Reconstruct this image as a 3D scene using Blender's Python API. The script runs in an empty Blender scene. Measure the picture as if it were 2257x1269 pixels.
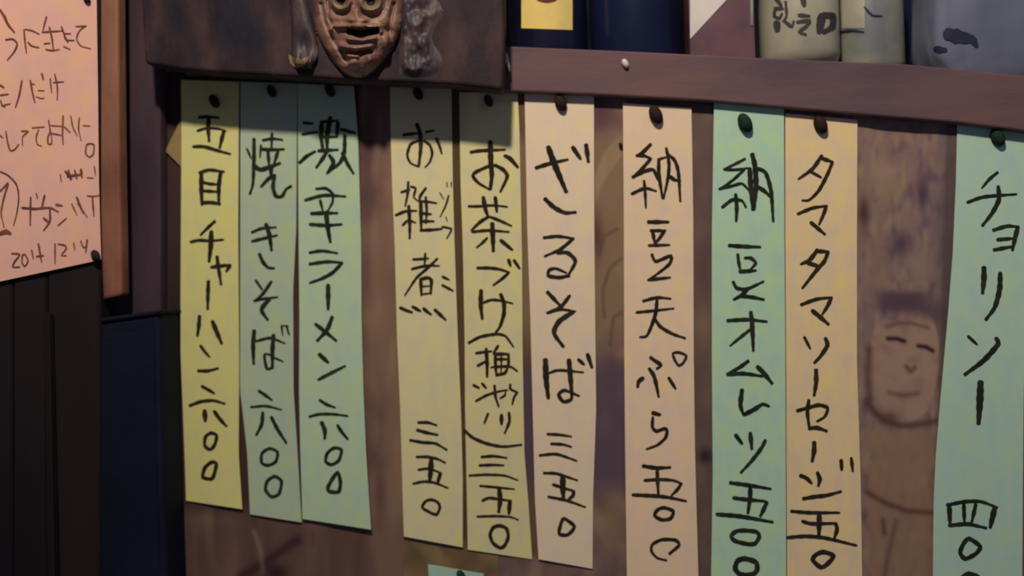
import bpy, bmesh, math, random
from mathutils import Vector, Matrix, noise
random.seed(7)
SC = bpy.context.scene
COL = SC.collection
IW, IH, FPX = 2257.0, 1269.0, 1800.0

# ------------------------------------------------------------------ camera, light, exposure
DIST, HZ = 0.93, 1.85
YAW, ROLL = math.radians(5.0), math.radians(2.0)
fwd = Vector((-math.sin(YAW), math.cos(YAW), 0))
cam_pos = Vector((0, 0, HZ)) - fwd * DIST
right0 = Vector((math.cos(YAW), math.sin(YAW), 0)); up0 = Vector((0, 0, 1))
CR = right0 * math.cos(ROLL) - up0 * math.sin(ROLL)
CU = right0 * math.sin(ROLL) + up0 * math.cos(ROLL)
cd = bpy.data.cameras.new('camera'); cam = bpy.data.objects.new('camera', cd); COL.objects.link(cam)
M = Matrix((CR, CU, -fwd)).transposed().to_4x4(); M.translation = cam_pos
cam.matrix_world = M
cd.sensor_width = 36; cd.lens = FPX / IW * 36; cd.clip_start = 0.01
cd.dof.use_dof = True; cd.dof.focus_distance = 0.80; cd.dof.aperture_fstop = 2.2
SC.camera = cam

w = bpy.data.worlds.new('room_gloom'); SC.world = w; w.use_nodes = True
w.node_tree.nodes['Background'].inputs[0].default_value = (0.56, 0.62, 0.95, 1)
w.node_tree.nodes['Background'].inputs[1].default_value = 0.11

def area(name, loc, target, size, power, colr):
    l = bpy.data.lights.new(name, 'AREA'); l.shape = 'DISK'; l.size = size; l.energy = power; l.color = colr
    o = bpy.data.objects.new(name, l); COL.objects.link(o); o.location = loc
    o.rotation_euler = (Vector(target) - Vector(loc)).to_track_quat('-Z', 'Y').to_euler()
    return o
area('key_lamp', (-0.06, -1.10, HZ + 1.22), (0.05, 0, HZ - 0.1), 0.11, 21.0, (1.0, 0.90, 0.76))
lp = area('left_lamp', (-1.02, -0.80, HZ + 0.62), (-0.78, 0, HZ + 0.26), 0.12, 0.30, (1.0, 0.50, 0.34))
lp.data.spread = math.radians(36)
area('cool_lamp', (1.7, -1.3, HZ + 1.5), (0.5, 0, HZ), 0.4, 1.8, (0.62, 0.80, 1.0))

SC.view_settings.view_transform = 'Standard'; SC.view_settings.look = 'None'
SC.view_settings.exposure = 0.0; SC.view_settings.gamma = 1.0
SC.view_settings.use_curve_mapping = False

# ------------------------------------------------------------------ helpers
def ray(px, py):
    return fwd + CR * ((px - IW/2) / FPX) + CU * (-(py - IH/2) / FPX)
def P(px, py, d=0.0):
    """point seen at pixel (px,py) on the plane d metres in front of the wall (y = -d)"""
    r = ray(px, py); t = (-d - cam_pos.y) / r.y
    return cam_pos + r * t
def cylmap(xc, yc, r):
    def f(px, py, off=0.0):
        v = ray(px, py); R = r + off
        ox, oy = cam_pos.x - xc, cam_pos.y - yc
        a = v.x*v.x + v.y*v.y; b = 2*(ox*v.x + oy*v.y); c = ox*ox + oy*oy - R*R
        D = b*b - 4*a*c
        t = (-b - math.sqrt(max(D, 0))) / (2*a)
        return cam_pos + v * t
    return f
def lin(c):
    return tuple(((v/255)/12.92 if v/255 <= 0.04045 else (((v/255)+0.055)/1.055)**2.4) for v in c) + (1,)

def mat(name, c1, c2=None, c3=None, scale=20.0, stretch=(1, 1, 1), rough=0.7, bump=0.0, bscale=60.0, spec=0.3, alpha=None, trans=0.0, coat=0.0):
    m = bpy.data.materials.new(name); m.use_nodes = True
    nt = m.node_tree; N = nt.nodes; L = nt.links; b = N['Principled BSDF']
    b.inputs['Roughness'].default_value = rough
    b.inputs['Specular IOR Level'].default_value = spec
    b.inputs['Coat Weight'].default_value = coat
    b.inputs['Transmission Weight'].default_value = trans
    tc = N.new('ShaderNodeTexCoord'); mp = N.new('ShaderNodeMapping'); mp.inputs['Scale'].default_value = stretch
    L.new(tc.outputs['Object'], mp.inputs[0])
    if c2 is None: c2 = c1
    if c3 is None: c3 = c1
    nz = N.new('ShaderNodeTexNoise'); nz.inputs['Scale'].default_value = scale; nz.inputs['Detail'].default_value = 4
    L.new(mp.outputs[0], nz.inputs['Vector'])
    cr = N.new('ShaderNodeValToRGB'); e = cr.color_ramp.elements
    e[0].position = 0.32; e[0].color = lin(c2); e[1].position = 0.68; e[1].color = lin(c3)
    k = e.new(0.5); k.color = lin(c1)
    L.new(nz.outputs['Fac'], cr.inputs[0]); L.new(cr.outputs[0], b.inputs['Base Color'])
    if bump:
        n2 = N.new('ShaderNodeTexNoise'); n2.inputs['Scale'].default_value = bscale; n2.inputs['Detail'].default_value = 6
        L.new(mp.outputs[0], n2.inputs['Vector'])
        bp = N.new('ShaderNodeBump'); bp.inputs['Strength'].default_value = bump; bp.inputs['Distance'].default_value = 0.004
        L.new(n2.outputs['Fac'], bp.inputs['Height']); L.new(bp.outputs[0], b.inputs['Normal'])
    return m

def link(name, me, m, parent=None, smooth=False):
    o = bpy.data.objects.new(name, me); COL.objects.link(o)
    if m: me.materials.append(m)
    if smooth:
        for p in me.polygons: p.use_smooth = True
    if parent: o.parent = parent
    return o
def mesh(name, vs, fs):
    me = bpy.data.meshes.new(name); me.from_pydata([tuple(v) for v in vs], [], fs); me.update(); return me
def tag(o, label, cat, group=None):
    o['label'] = label; o['category'] = cat
    if group: o['group'] = group
    return o
def struct(o, label=None):
    o['kind'] = 'structure'
    if label: o['label'] = label
    return o
def empty(name, loc):
    o = bpy.data.objects.new(name, None); COL.objects.link(o); o.location = loc; o.empty_display_size = 0.02
    bpy.context.view_layer.update()
    return o
def recenter(o, keep=True):
    """give a mesh its own origin at the centre of its lowest edge"""
    vs = [v.co.copy() for v in o.data.vertices]
    c = sum(vs, Vector()) / len(vs); c.z = min(v.z for v in vs)
    o.data.transform(Matrix.Translation(-c)); o.location = c
    return o
def adopt(child, parent):
    child.parent = parent
    child.matrix_parent_inverse = Matrix.Translation(-Vector(parent.location))
    return child
def sub(o, part):
    """sub-part: modelled in world space, hung under a part that was adopted"""
    o.parent = part; o.matrix_parent_inverse = Matrix.Identity(4)
    return o
def prism(name, front, depth, m, parent=None, bevel=0.0, seg=2):
    """closed outline of world points facing the room, extruded straight back (+y)"""
    bm = bmesh.new(); n = len(front)
    a = [bm.verts.new(p) for p in front]; b = [bm.verts.new(Vector(p) + Vector((0, depth, 0))) for p in front]
    bm.faces.new(a); bm.faces.new(b[::-1])
    for i in range(n): bm.faces.new((a[(i+1) % n], a[i], b[i], b[(i+1) % n]))
    bmesh.ops.recalc_face_normals(bm, faces=bm.faces)
    if bevel: bmesh.ops.bevel(bm, geom=list(bm.edges), offset=bevel, segments=seg, affect='EDGES', profile=0.5)
    me = bpy.data.meshes.new(name); bm.to_mesh(me); bm.free()
    return link(name, me, m, parent)
def interp(pl, y):
    if y <= pl[0][1]: return pl[0][0]
    for (x0, y0), (x1, y1) in zip(pl, pl[1:]):
        if y <= y1: return x0 + (x1-x0)*(y-y0)/(y1-y0)
    (x0, y0), (x1, y1) = pl[-2], pl[-1]
    return x1 + (x1-x0)*(y-y1)/(y1-y0)

def catmull(pts, closed, step=5.0):
    n = len(pts)
    if n == 2 and not closed:
        k = max(3, int((pts[1]-pts[0]).length/step)); return [pts[0].lerp(pts[1], i/k) for i in range(k+1)]
    out = []; rng = range(n if closed else n-1)
    for i in rng:
        p1, p2 = pts[i], pts[(i+1) % n]
        p0 = pts[(i-1) % n] if (closed or i > 0) else p1*2-p2
        p3 = pts[(i+2) % n] if (closed or i+2 < n) else p2*2-p1
        k = max(2, int((p2-p1).length/step))
        # sharp corners stay fairly sharp: tension from local lengths
        for j in range(k):
            t = j/k
            v = 0.5*((2*p1)+(p2-p0)*t+(2*p0-5*p1+4*p2-p3)*t*t+(3*p1-p0-3*p2+p3)*t**3)
            l = p1.lerp(p2, t); out.append(l.lerp(v, 0.72))
    if not closed: out.append(pts[-1].copy())
    return out
def strokes(regions, fmap, base=0.00035):
    """regions: (x0,y0,scale,[(width,'x,y x,y ...'),...]); pen strokes as flat round-ended ribbons"""
    vs, fs = [], []; cnt = 0
    for (x0, y0, s, lst) in regions:
        for it in lst:
            wd, txt = it[0], it[1]; closed = len(it) > 2 and it[2] == 'o'
            pts = [Vector((x0+float(a.split(',')[0])/s, y0+float(a.split(',')[1])/s)) for a in txt.split()]
            c = catmull(pts, closed); n = len(c); hw = wd/s/2*1.10; off = base + 0.000004*cnt; cnt += 1
            ring = []
            for i, p in enumerate(c):
                a = c[(i-1) % n] if (closed or i) else c[0]; b = c[(i+1) % n] if (closed or i < n-1) else c[-1]
                d = (b-a); d = d.normalized() if d.length > 1e-6 else Vector((1, 0)); nn = Vector((-d.y, d.x))
                t = i/max(1, n-1)
                k = 1.0 if closed else (0.86+0.25*math.sin(math.pi*min(1, t*1.15))-0.22*t)
                k *= 1+0.10*math.sin(i*1.7+cnt*2.1)
                ring.append((p, nn, d, hw*k))
            i0 = len(vs)
            for p, nn, d, h in ring:
                vs.append(fmap(p.x+nn.x*h, p.y+nn.y*h, off)); vs.append(fmap(p.x-nn.x*h, p.y-nn.y*h, off))
            m = n if closed else n-1
            for i in range(m):
                a = i0+2*i; b = i0+2*((i+1) % n); fs.append((a, a+1, b+1, b))
            if not closed:
                for e, sg in ((0, -1), (n-1, 1)):
                    p, nn, d, h = ring[e]; j0 = len(vs); K = 6
                    for k in range(K+1):
                        an = math.pi*k/K
                        q = p + nn*(h*math.cos(an)) + d*(sg*h*math.sin(an)*0.8)
                        vs.append(fmap(q.x, q.y, off))
                    fs.append(tuple(range(j0, j0+K+1)))
    return vs, fs
def facing(me):
    """point every face towards the room"""
    bm = bmesh.new(); bm.from_mesh(me)
    for f in bm.faces:
        f.normal_update()
        if f.normal.y > 0: f.normal_flip()
    bm.to_mesh(me); bm.free()

# ------------------------------------------------------------------ materials
wood_wall = mat('wall_boards', (66, 46, 44), (46, 34, 34), (84, 62, 52), 9, (1, 1, .25), .85, .5, 40)
wood_beam = mat('dark_beam', (72, 56, 64), (52, 40, 50), (84, 64, 66), 10, (1, 1, .3), .8, .4, 50, .15)
wood_ledge = mat('ledge_wood', (104, 80, 84), (80, 66, 80), (120, 88, 84), 12, (.3, 1, 1), .75, .4, 50, .2)
wood_panel = mat('panel_wood', (48, 34, 38), (30, 26, 38), (70, 50, 50), 26, (1, 1, .55), .65, .8, 30, .2)
wood_post = mat('post_wood', (138, 92, 74), (104, 64, 54), (156, 108, 84), 16, (1, 1, .4), .7, .4, 60, .2)
dark_cab = mat('navy_paint', (19, 21, 36), (14, 15, 28), (24, 26, 42), 8, (1, 1, 1), .75, .3, 40, .12)
dark_board = mat('near_black_board', (30, 22, 26), (21, 17, 22), (38, 27, 28), 10, (1, 1, .2), .7, .5, 40, .15)  # near-black brown, one tone for all side-wall boards
mask_mat = mat('carved_mask', (128, 92, 78), (92, 62, 58), (150, 114, 90), 34, (1, 1, 1), .5, .3, 90, .4)
mask_pale = mat('mask_pale', (128, 106, 78), (100, 80, 66), (144, 122, 84), 60, (1, 1, 1), .45, .3, 120)
mask_dark = mat('mask_dark', (26, 16, 20), None, None, 20)
hair_mat = mat('mask_hair', (72, 58, 60), (46, 38, 50), (98, 80, 72), 40, (1, 1, .5), .5, .4, 60)
ink = mat('marker_ink', (46, 40, 30), (38, 34, 28), (56, 48, 34), 60, rough=.85, spec=.1)
ink_g = mat('marker_ink_on_green', (40, 44, 34), (30, 36, 34), (50, 54, 36), 60, rough=.85, spec=.1)
ink_p = mat('pen_ink', (120, 74, 60), (96, 60, 56), (134, 86, 62), 60, rough=.85, spec=.1)
pin_mat = mat('pin_head', (52, 36, 34), None, None, 20, rough=.8, spec=.1)
pin_g = mat('pin_head_green', (34, 54, 42), None, None, 20, rough=.8, spec=.1)
white_pin = mat('white_pin', (220, 205, 190), None, None, 20, rough=.4)
def paper(name, c, v=9):
    r, g, b = c
    return mat(name, c, (r-v+2, g-v//2+1, b+v//2), (r+v//2, g+v//2, b-int(v*1.8)), 62, (1, 1, .6), .9, .12, 25, .1)
yellow = paper('yellow_paper', (218, 210, 140), 9)
green1 = paper('grey_green_paper', (178, 192, 164), 9)
green2 = paper('pale_green_paper', (184, 204, 172), 9)
tan = paper('tan_paper', (222, 208, 162), 9)
tan2 = paper('sand_paper', (222, 208, 156), 11)
peach1 = paper('peach_paper', (234, 210, 180), 8)
peach2 = paper('warm_peach_paper', (236, 206, 174), 8)
green3 = paper('mint_paper', (184, 214, 184), 10)
peach3 = paper('apricot_paper', (234, 206, 162), 10)
green4 = paper('light_mint_paper', (184, 212, 190), 8)
pink = paper('pink_paper', (232, 178, 160), 8)
scrap = paper('old_scrap_paper', (150, 126, 84), 8)
sheet1 = mat('aged_poster_brown', (124, 92, 72), (92, 68, 60), (154, 120, 90), 11, (1.2, 1, .55), .85, .5, 22)
sheet2 = mat('aged_poster_ochre', (130, 104, 70), (108, 82, 60), (146, 120, 84), 12, (1, 1, .6), .85, .4, 22)
sheet3 = mat('aged_poster_mauve', (130, 98, 84), (92, 70, 74), (158, 130, 100), 12, (1.3, 1, .7), .85, .5, 22)
print_dark = mat('poster_print_dark', (66, 44, 54), (50, 36, 46), (80, 54, 60), 40, rough=.85)
print_hair = mat('poster_print_hair', (90, 66, 78), (66, 48, 62), (120, 92, 88), 26, rough=.85)
print_skin = mat('poster_print_skin', (166, 130, 106), (142, 106, 94), (178, 148, 114), 24, rough=.85)
print_line = mat('poster_print_line', (104, 66, 58), (84, 54, 54), (120, 80, 62), 40, rough=.85)
navy_glass = mat('navy_bottle_glass', (22, 30, 60), (16, 22, 46), (30, 34, 66), 8, rough=.25, spec=.5)
black_glass = mat('black_bottle_glass', (22, 22, 44), (16, 18, 36), (28, 26, 50), 8, rough=.25, spec=.5)
lab_yellow = paper('label_yellow', (232, 202, 120), 12)
lab_red = mat('label_maroon', (100, 40, 40), None, None, 20)
maroon = mat('maroon_carton', (98, 66, 76), (80, 54, 66), (110, 74, 80), 20, rough=.5)
carton_white = mat('carton_white', (214, 200, 196), (200, 186, 190), (224, 212, 200), 20, rough=.6)
ceramic = mat('pale_ceramic', (168, 162, 140), (146, 144, 130), (182, 172, 150), 16, rough=.35, spec=.5)
frost = mat('frosted_glass', (142, 142, 126), (112, 116, 116), (158, 154, 132), 18, rough=.4, spec=.5)
bag_mat = mat('grey_plastic', (104, 108, 128), (94, 98, 116), (114, 116, 130), 12, rough=.65, bump=.15, bscale=14)
navy_print = mat('navy_print', (30, 32, 62), None, None, 20)
cap_mat = mat('bottle_cap', (150, 140, 110), None, None, 20, rough=.35)

# ------------------------------------------------------------------ the setting
def quad(x0, y0, x1, y1, d): return [P(x0, y0, d), P(x1, y0, d), P(x1, y1, d), P(x0, y1, d)]
LEDGE_BOT = [(1090, 199), (1300, 207), (1560, 221), (1740, 237), (1890, 251), (2110, 269), (2257, 288), (2420, 306)]
LEDGE_TOP = [(1090, 100), (1400, 113), (1700, 128), (2000, 141), (2257, 166), (2420, 180)]
# boarded wall: vertical planks, mostly behind the posters
wb = empty('wall_back', P(1128, 1400, 0)); struct(wb, 'brown boarded wall behind the posters and menu strips')
x = -0.98
k = 0
while x < 1.0:
    wd = 0.118 + 0.012*math.sin(k*2.3); k += 1
    z0, z1 = HZ-0.75, HZ+0.235 - 0.02*0
    # follow the ledge underside so the boards end inside the ledge
    zt = P(1128 + x*1950, 170 + max(0, x)*60, 0).z
    fr = [Vector((x+.001, -.0, z0)), Vector((x+wd-.001, 0, z0)), Vector((x+wd-.001, 0, zt)), Vector((x+.001, 0, zt))]
    o = prism('plank', fr, 0.02, wood_wall, None, 0.0012, 1); adopt(o, wb)
    x += wd
o = prism('wall_rear', [Vector((-1.3, .42, HZ-.1)), Vector((1.5, .42, HZ-.1)), Vector((1.5, .42, HZ+.9)), Vector((-1.3, .42, HZ+.9))], .03, dark_cab)
struct(o, 'dark back wall of the bottle shelf')
# ledge: beam on top of the boarded wall that the bottles stand on
DL = 0.016
front = [P(a, b, DL) for a, b in LEDGE_TOP] + [P(a, b, DL) for a, b in reversed(LEDGE_BOT)]
led = prism('trim_1', front, 0.24, wood_ledge, None, 0.002, 2)
struct(led, 'thick brown wooden ledge above the menu strips')
# corner post at the left, orange-brown, and the dark beam beside it
dPost = 0.052
o = prism('trim_2', [P(205, -160, dPost), P(258, -160, dPost), P(262, 300, dPost), P(268, 650, dPost), P(226, 660, dPost), P(212, 300, dPost)], 0.018, wood_post, None, .003)
struct(o, 'orange-brown wooden post edge beside the pink paper')
dBeam = 0.018
o = prism('trim_3', [P(240, -160, dBeam), P(353, -160, dBeam), P(353, 692, dBeam), P(346, 706, dBeam), P(240, 720, dBeam)], 0.017, wood_beam, None, .003)
struct(o, 'dark purplish-brown wooden beam left of the yellow strip')

# side wall turned towards the room: carries the pink paper
def DW(px): return 0.056 + max(-60, (222-px))*0.00022
wl = empty('wall_left', P(-100, 1300, .12)); struct(wl, 'dark boarded side wall under the pink paper')
ed = [-330, -210, -90, 28, 104, 222]
for a, b in zip(ed, ed[1:]):
    t0, t1 = -170, 1420
    vs = []
    for q, off in ((a+1, 0), (b-1, 0)):
        vs.append(q)
    f = [P(a+1, t0, DW(a)-.002), P(b-1, t0, DW(b)-.002), P(b-1, t1, DW(b)-.002), P(a+1, t1, DW(a)-.002)]
    o = prism('board', f, .02, dark_board, None, .0016, 1); adopt(o, wl)
# batten between the boards catching a little light
o = prism('trim_4', [P(97, 690, DW(100)+.004), P(108, 690, DW(100)+.004), P(122, 1420, DW(100)+.004), P(106, 1420, DW(100)+.004)], .009, dark_board, None, .001, 1)
struct(o, 'thin dark vertical batten on the side wall')

# dark navy cabinet standing below the beam
cb = empty('cabinet', P(300, 1420, .05))
tag(cb, 'dark navy cabinet filling the lower left beside the yellow strip', 'cabinet')
f = [P(176, 716, .05), P(352, 690, .05), P(356, 950, .05), P(372, 1420, .05), P(150, 1420, .05)]
adopt(prism('body', f, .0475, dark_cab, None, .005), cb)
f = [P(196, 745, .0515), P(338, 728, .0515), P(342, 950, .0515), P(356, 1400, .0515), P(176, 1400, .0515)]
adopt(prism('door', f, .0025, dark_cab, None, .001), cb)
f = [P(168, 708, .053), P(352, 683, .053), P(352, 692, .053), P(169, 718, .053)]
adopt(prism('top_board', f, .0505, dark_cab, None, .002), cb)

# ------------------------------------------------------------------ old posters on the wall
def sheet(name, left, right, top, bot, dfun, m, nu=6, nv=40, thick=0.0003):
    vs, fs = [], []
    for j in range(nv+1):
        t = j/nv
        for i in range(nu+1):
            u = i/nu
            yl = top[0] + (bot[0]-top[0])*t; yr = top[1] + (bot[1]-top[1])*t
            xl, xr = interp(left, yl), interp(right, yr)
            px, py = xl+(xr-xl)*u, yl+(yr-yl)*u
            vs.append(P(px, py, dfun(px, py)))
    for j in range(nv):
        for i in range(nu):
            a = j*(nu+1)+i; fs.append((a, a+nu+1, a+nu+2, a+1))
    me = mesh(name, vs, fs); facing(me)
    o = link(name, me, m, None, False)
    md = o.modifiers.new('thick', 'SOLIDIFY'); md.thickness = thick; md.offset = -1
    return o
def dposter(base, amp, s):
    return lambda px, py: base + amp*(noise.noise(Vector((px/160, py/260, s)))+0.6*noise.noise(Vector((px/55, py/90, s+4))))
def bl(c, t, k): return (c[0]+(t[0]-c[0])*k, c[1]+(t[1]-c[1])*k, c[2]+(t[2]-c[2])*k)
def nz(x, y, a, b, s): return noise.noise(Vector((x/a, y/b, s)))
def seg2(x, y, pts):
    best = 1e9
    for (ax, ay), (bx, by) in zip(pts, pts[1:]):
        dx, dy = bx-ax, by-ay; t = max(0, min(1, ((x-ax)*dx+(y-ay)*dy)/(dx*dx+dy*dy))); best = min(best, math.hypot(x-ax-dx*t, y-ay-dy*t))
    return best
def ink_line(c, x, y, pts, w_, col, k=1.0):
    if not (min(p[0] for p in pts)-3*w_ < x < max(p[0] for p in pts)+3*w_ and min(p[1] for p in pts)-3*w_ < y < max(p[1] for p in pts)+3*w_): return c
    return bl(c, col, k*math.exp(-(seg2(x, y, pts)/w_)**2))
def blob(c, x, y, cx, cy, sx, sy, col, k=1.0, pw=2):
    q = (abs(x-cx)/sx)**pw+(abs(y-cy)/sy)**pw
    return bl(c, col, k*math.exp(-q)) if q < 6 else c
BR, DK, LT, MV, OC = (136, 104, 90), (92, 66, 60), (160, 130, 106), (112, 88, 88), (144, 118, 86)
def col1(x, y):
    c = bl(BR, DK, .5+.9*nz(x, y, 60, 200, 1)); c = bl(c, MV, max(0, .9*nz(x, y, 90, 110, 3))); c = bl(c, LT, max(0, .9*nz(x, y, 28, 120, 5)))
    c = bl(c, (58, 38, 34), .78*(1-sm0(1100, 1160, y))*(1-sm0(784, 800, x)))  # dark brown behind the left strips, with the paper shadows in their gaps painted in
    c = bl(c, (84, 58, 54), .5*sm0(1120, 1170, y))
    if y > 1080:
        c = ink_line(c, x, y, [(535, 1269), (590, 1235), (655, 1190)], 12, (56, 36, 38), .8)
        c = ink_line(c, x, y, [(560, 1170), (575, 1215), (580, 1260)], 6, LT, .5)
        c = ink_line(c, x, y, [(800, 1175), (790, 1230), (795, 1300)], 12, DK, .7)
        c = ink_line(c, x, y, [(690, 1170), (688, 1200)], 4, DK, .7)
        c = blob(c, x, y, 610, 1262, 26, 22, (44, 26, 30), .9)
    if x > 760:
        c = bl(c, (150, 118, 92), .55*sm0(780, 860, x)*(1 if y > 400 else .5))
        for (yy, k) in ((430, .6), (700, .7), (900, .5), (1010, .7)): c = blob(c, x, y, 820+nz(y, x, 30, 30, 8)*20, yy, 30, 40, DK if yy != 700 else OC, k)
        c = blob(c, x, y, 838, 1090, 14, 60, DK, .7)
    return c
def sm0(a, b, x):
    t = max(0, min(1, (x-a)/(b-a))); return t*t*(3-2*t)
def col2(x, y):
    c = bl(OC, (104, 84, 54), .5+.9*nz(x, y, 70, 60, 2)); c = bl(c, DK, max(0, .9*nz(x, y, 40, 40, 6))); return bl(c, (84, 60, 38), .75*(1-sm0(1180, 1200, y)))  # last blend paints gap shade between the tan strips into the ochre
def col3(x, y):
    c = bl(BR, MV, .45+.7*nz(x, y, 110, 120, 1)); c = bl(c, LT, max(0, 1.2*nz(x, y, 40, 70, 4))); c = bl(c, DK, max(0, 0.7*nz(x, y, 36, 60, 9)))
    c = bl(c, (96, 70, 52), .75*(1-sm0(1195, 1215, x))*(1-sm0(1215, 1240, y)))  # brown plus painted strip shadow for the gap left of the peach strip
    if x < 1380:
        c = bl(c, OC, .7*sm0(280, 330, y)*sm0(800, 690, y)); c = bl(c, (84, 68, 84), .75*sm0(770, 830, y)*sm0(1120, 1040, y))
        c = blob(c, x, y, 1325, 250, 22, 40, (84, 56, 60), .8); c = blob(c, x, y, 1316, 520, 14, 50, (84, 56, 50), .8)
        for r in range(4): c = ink_line(c, x, y, [(1312, 440-16*r), (1335, 385-16*r), (1368, 340-12*r)], 4, (170, 146, 108), .5)
        for pts in ([(1320, 560), (1332, 520), (1360, 505)], [(1332, 700), (1328, 640), (1345, 590), (1368, 570)], [(1345, 760), (1352, 700), (1368, 690)]): c = ink_line(c, x, y, pts, 4, (96, 72, 56), .6)
        c = blob(c, x, y, 1348, 1150, 20, 50, OC, .7)
    elif x < 1640:
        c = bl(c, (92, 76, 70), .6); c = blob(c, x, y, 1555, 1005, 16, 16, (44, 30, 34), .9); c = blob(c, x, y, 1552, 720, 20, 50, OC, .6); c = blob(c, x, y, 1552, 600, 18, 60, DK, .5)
    elif x > 1860:
        c = bl(c, (150, 122, 116), .6); c = bl(c, (112, 84, 96), max(0, 1.4*nz(x, y, 20, 34, 11))); c = bl(c, (160, 134, 106), max(0, 1.3*nz(x, y, 16, 40, 14)))
        c = blob(c, x, y, 1940, 375, 24, 40, (166, 136, 116), .75); c = blob(c, x, y, 1955, 415, 30, 24, (150, 126, 92), .6)
        c = blob(c, x, y, 1904, 470, 12, 34, (74, 46, 42), .9); c = blob(c, x, y, 2034, 430, 13, 40, (70, 54, 80), .8)
        c = blob(c, x, y, 1985, 540, 26, 30, (76, 56, 74), .85); c = blob(c, x, y, 1930, 560, 26, 60, (142, 112, 92), .6)
        c = blob(c, x, y, 2020, 580, 32, 34, (158, 132, 108), .7); c = blob(c, x, y, 1940, 620, 26, 30, (146, 116, 94), .5)
        c = blob(c, x, y, 2085, 560, 24, 260, (92, 78, 88), .7)
        c = blob(c, x, y, 1990, 665, 62, 24, (86, 64, 78), .95, 4); c = blob(c, x, y, 2060, 690, 30, 34, (82, 66, 74), .7)
        fx, fy = (x-1992-(y-800)*-.05)/78, (y-800)/136
        k = 1-sm0(.86, 1.02, (abs(fx)**2.5+abs(fy)**2.5))
        k *= sm0(692, 722, y+12*nz(x, y, 18, 30, 2))
        if 690 < y < 950:
            c = bl(c, (164, 134, 114), .9*k)
            c = bl(c, (140, 104, 96), k*max(0, .9*nz(x, y, 30, 26, 3)))
        if 930 < y: c = bl(c, (150, 118, 90), .75*sm0(930, 965, y)*sm0(1905, 1925, x)*sm0(2062, 2040, x))
        L_ = (92, 60, 56)
        for pts, w_, k in (([(1957, 746), (1976, 746), (1994, 752)], 4.5, 1), ([(2024, 762), (2040, 764), (2056, 773)], 4.5, 1)):
            c = ink_line(c, x, y, pts, w_, (44, 28, 34), k)
        for pts, w_, k in (([(1910, 885), (1930, 910), (1955, 930), (1990, 938), (2022, 936), (2062, 928)], 8, .8), ([(1998, 808), (2007, 818), (2016, 810)], 6, .7),
                           ([(1955, 720), (1980, 712), (2010, 712), (2045, 722)], 5, .5), ([(1960, 865), (1990, 872), (2022, 866)], 6, .45), ([(1916, 770), (1914, 830), (1918, 880)], 9, .7),
                           ([(1912, 1085), (1950, 1108), (2000, 1126), (2060, 1130)], 7, .75), ([(1946, 1145), (1949, 1175)], 6, .7), ([(1975, 1150), (1960, 1210), (1950, 1269)], 7, .5)):
            c = ink_line(c, x, y, pts, w_, L_, k)
        c = blob(c, x, y, 1960, 920, 22, 14, (84, 54, 50), .7)
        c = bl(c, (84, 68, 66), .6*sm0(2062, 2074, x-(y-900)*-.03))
    return c
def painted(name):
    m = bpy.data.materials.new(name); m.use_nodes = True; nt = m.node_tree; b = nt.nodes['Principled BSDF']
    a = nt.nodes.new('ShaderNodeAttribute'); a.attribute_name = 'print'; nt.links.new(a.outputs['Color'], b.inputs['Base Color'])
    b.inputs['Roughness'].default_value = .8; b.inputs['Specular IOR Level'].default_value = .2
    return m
POSTER_MAT = painted('aged_print_gap_shade')  # vertex colours hold the poster print and the shade painted between strips
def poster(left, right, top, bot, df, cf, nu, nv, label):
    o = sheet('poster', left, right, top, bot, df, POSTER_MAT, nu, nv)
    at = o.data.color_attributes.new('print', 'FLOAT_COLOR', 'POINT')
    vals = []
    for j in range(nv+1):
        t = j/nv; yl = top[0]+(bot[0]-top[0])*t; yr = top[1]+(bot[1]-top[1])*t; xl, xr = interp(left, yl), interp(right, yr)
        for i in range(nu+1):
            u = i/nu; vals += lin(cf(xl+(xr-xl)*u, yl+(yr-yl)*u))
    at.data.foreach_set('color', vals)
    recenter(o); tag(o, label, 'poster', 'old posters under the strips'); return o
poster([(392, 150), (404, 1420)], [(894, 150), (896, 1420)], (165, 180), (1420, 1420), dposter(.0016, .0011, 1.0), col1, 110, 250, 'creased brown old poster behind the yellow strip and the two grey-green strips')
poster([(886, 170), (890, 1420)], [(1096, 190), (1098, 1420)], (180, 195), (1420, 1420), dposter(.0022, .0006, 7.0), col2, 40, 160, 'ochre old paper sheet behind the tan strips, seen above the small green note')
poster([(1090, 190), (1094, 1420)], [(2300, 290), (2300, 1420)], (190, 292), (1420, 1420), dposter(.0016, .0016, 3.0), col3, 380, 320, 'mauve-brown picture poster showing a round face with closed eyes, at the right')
def decal(name, outline, fm, off, m, parent=None):
    """flat printed patch following a surface"""
    cx = sum(p[0] for p in outline)/len(outline); cy = sum(p[1] for p in outline)/len(outline)
    pts = catmull([Vector(p) for p in outline], True, 8.0); n = len(pts); R = 6
    vs = [fm(cx, cy, off)]; fs = []
    for r in range(1, R+1):
        for p in pts: vs.append(fm(cx+(p.x-cx)*r/R, cy+(p.y-cy)*r/R, off))
    for i in range(n): fs.append((0, 1+i, 1+(i+1) % n))
    for r in range(1, R):
        for i in range(n):
            a = 1+(r-1)*n+i; b = 1+(r-1)*n+(i+1) % n; fs.append((a, a+n, b+n, b))
    me = mesh(name, vs, fs); facing(me); o = link(name, me, m, None, True)
    if parent: adopt(o, parent)
    return o
# small scrap sticking out left of the yellow strip
o = sheet('paper_scrap', [(396, 268), (364, 332), (404, 372)], [(420, 268), (420, 372)], (268, 268), (372, 372), lambda x, y: .0038+.0004*math.sin(y/20), scrap, 4, 8)
recenter(o); tag(o, 'small old yellowish paper scrap poking out left of the yellow strip', 'paper')

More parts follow.
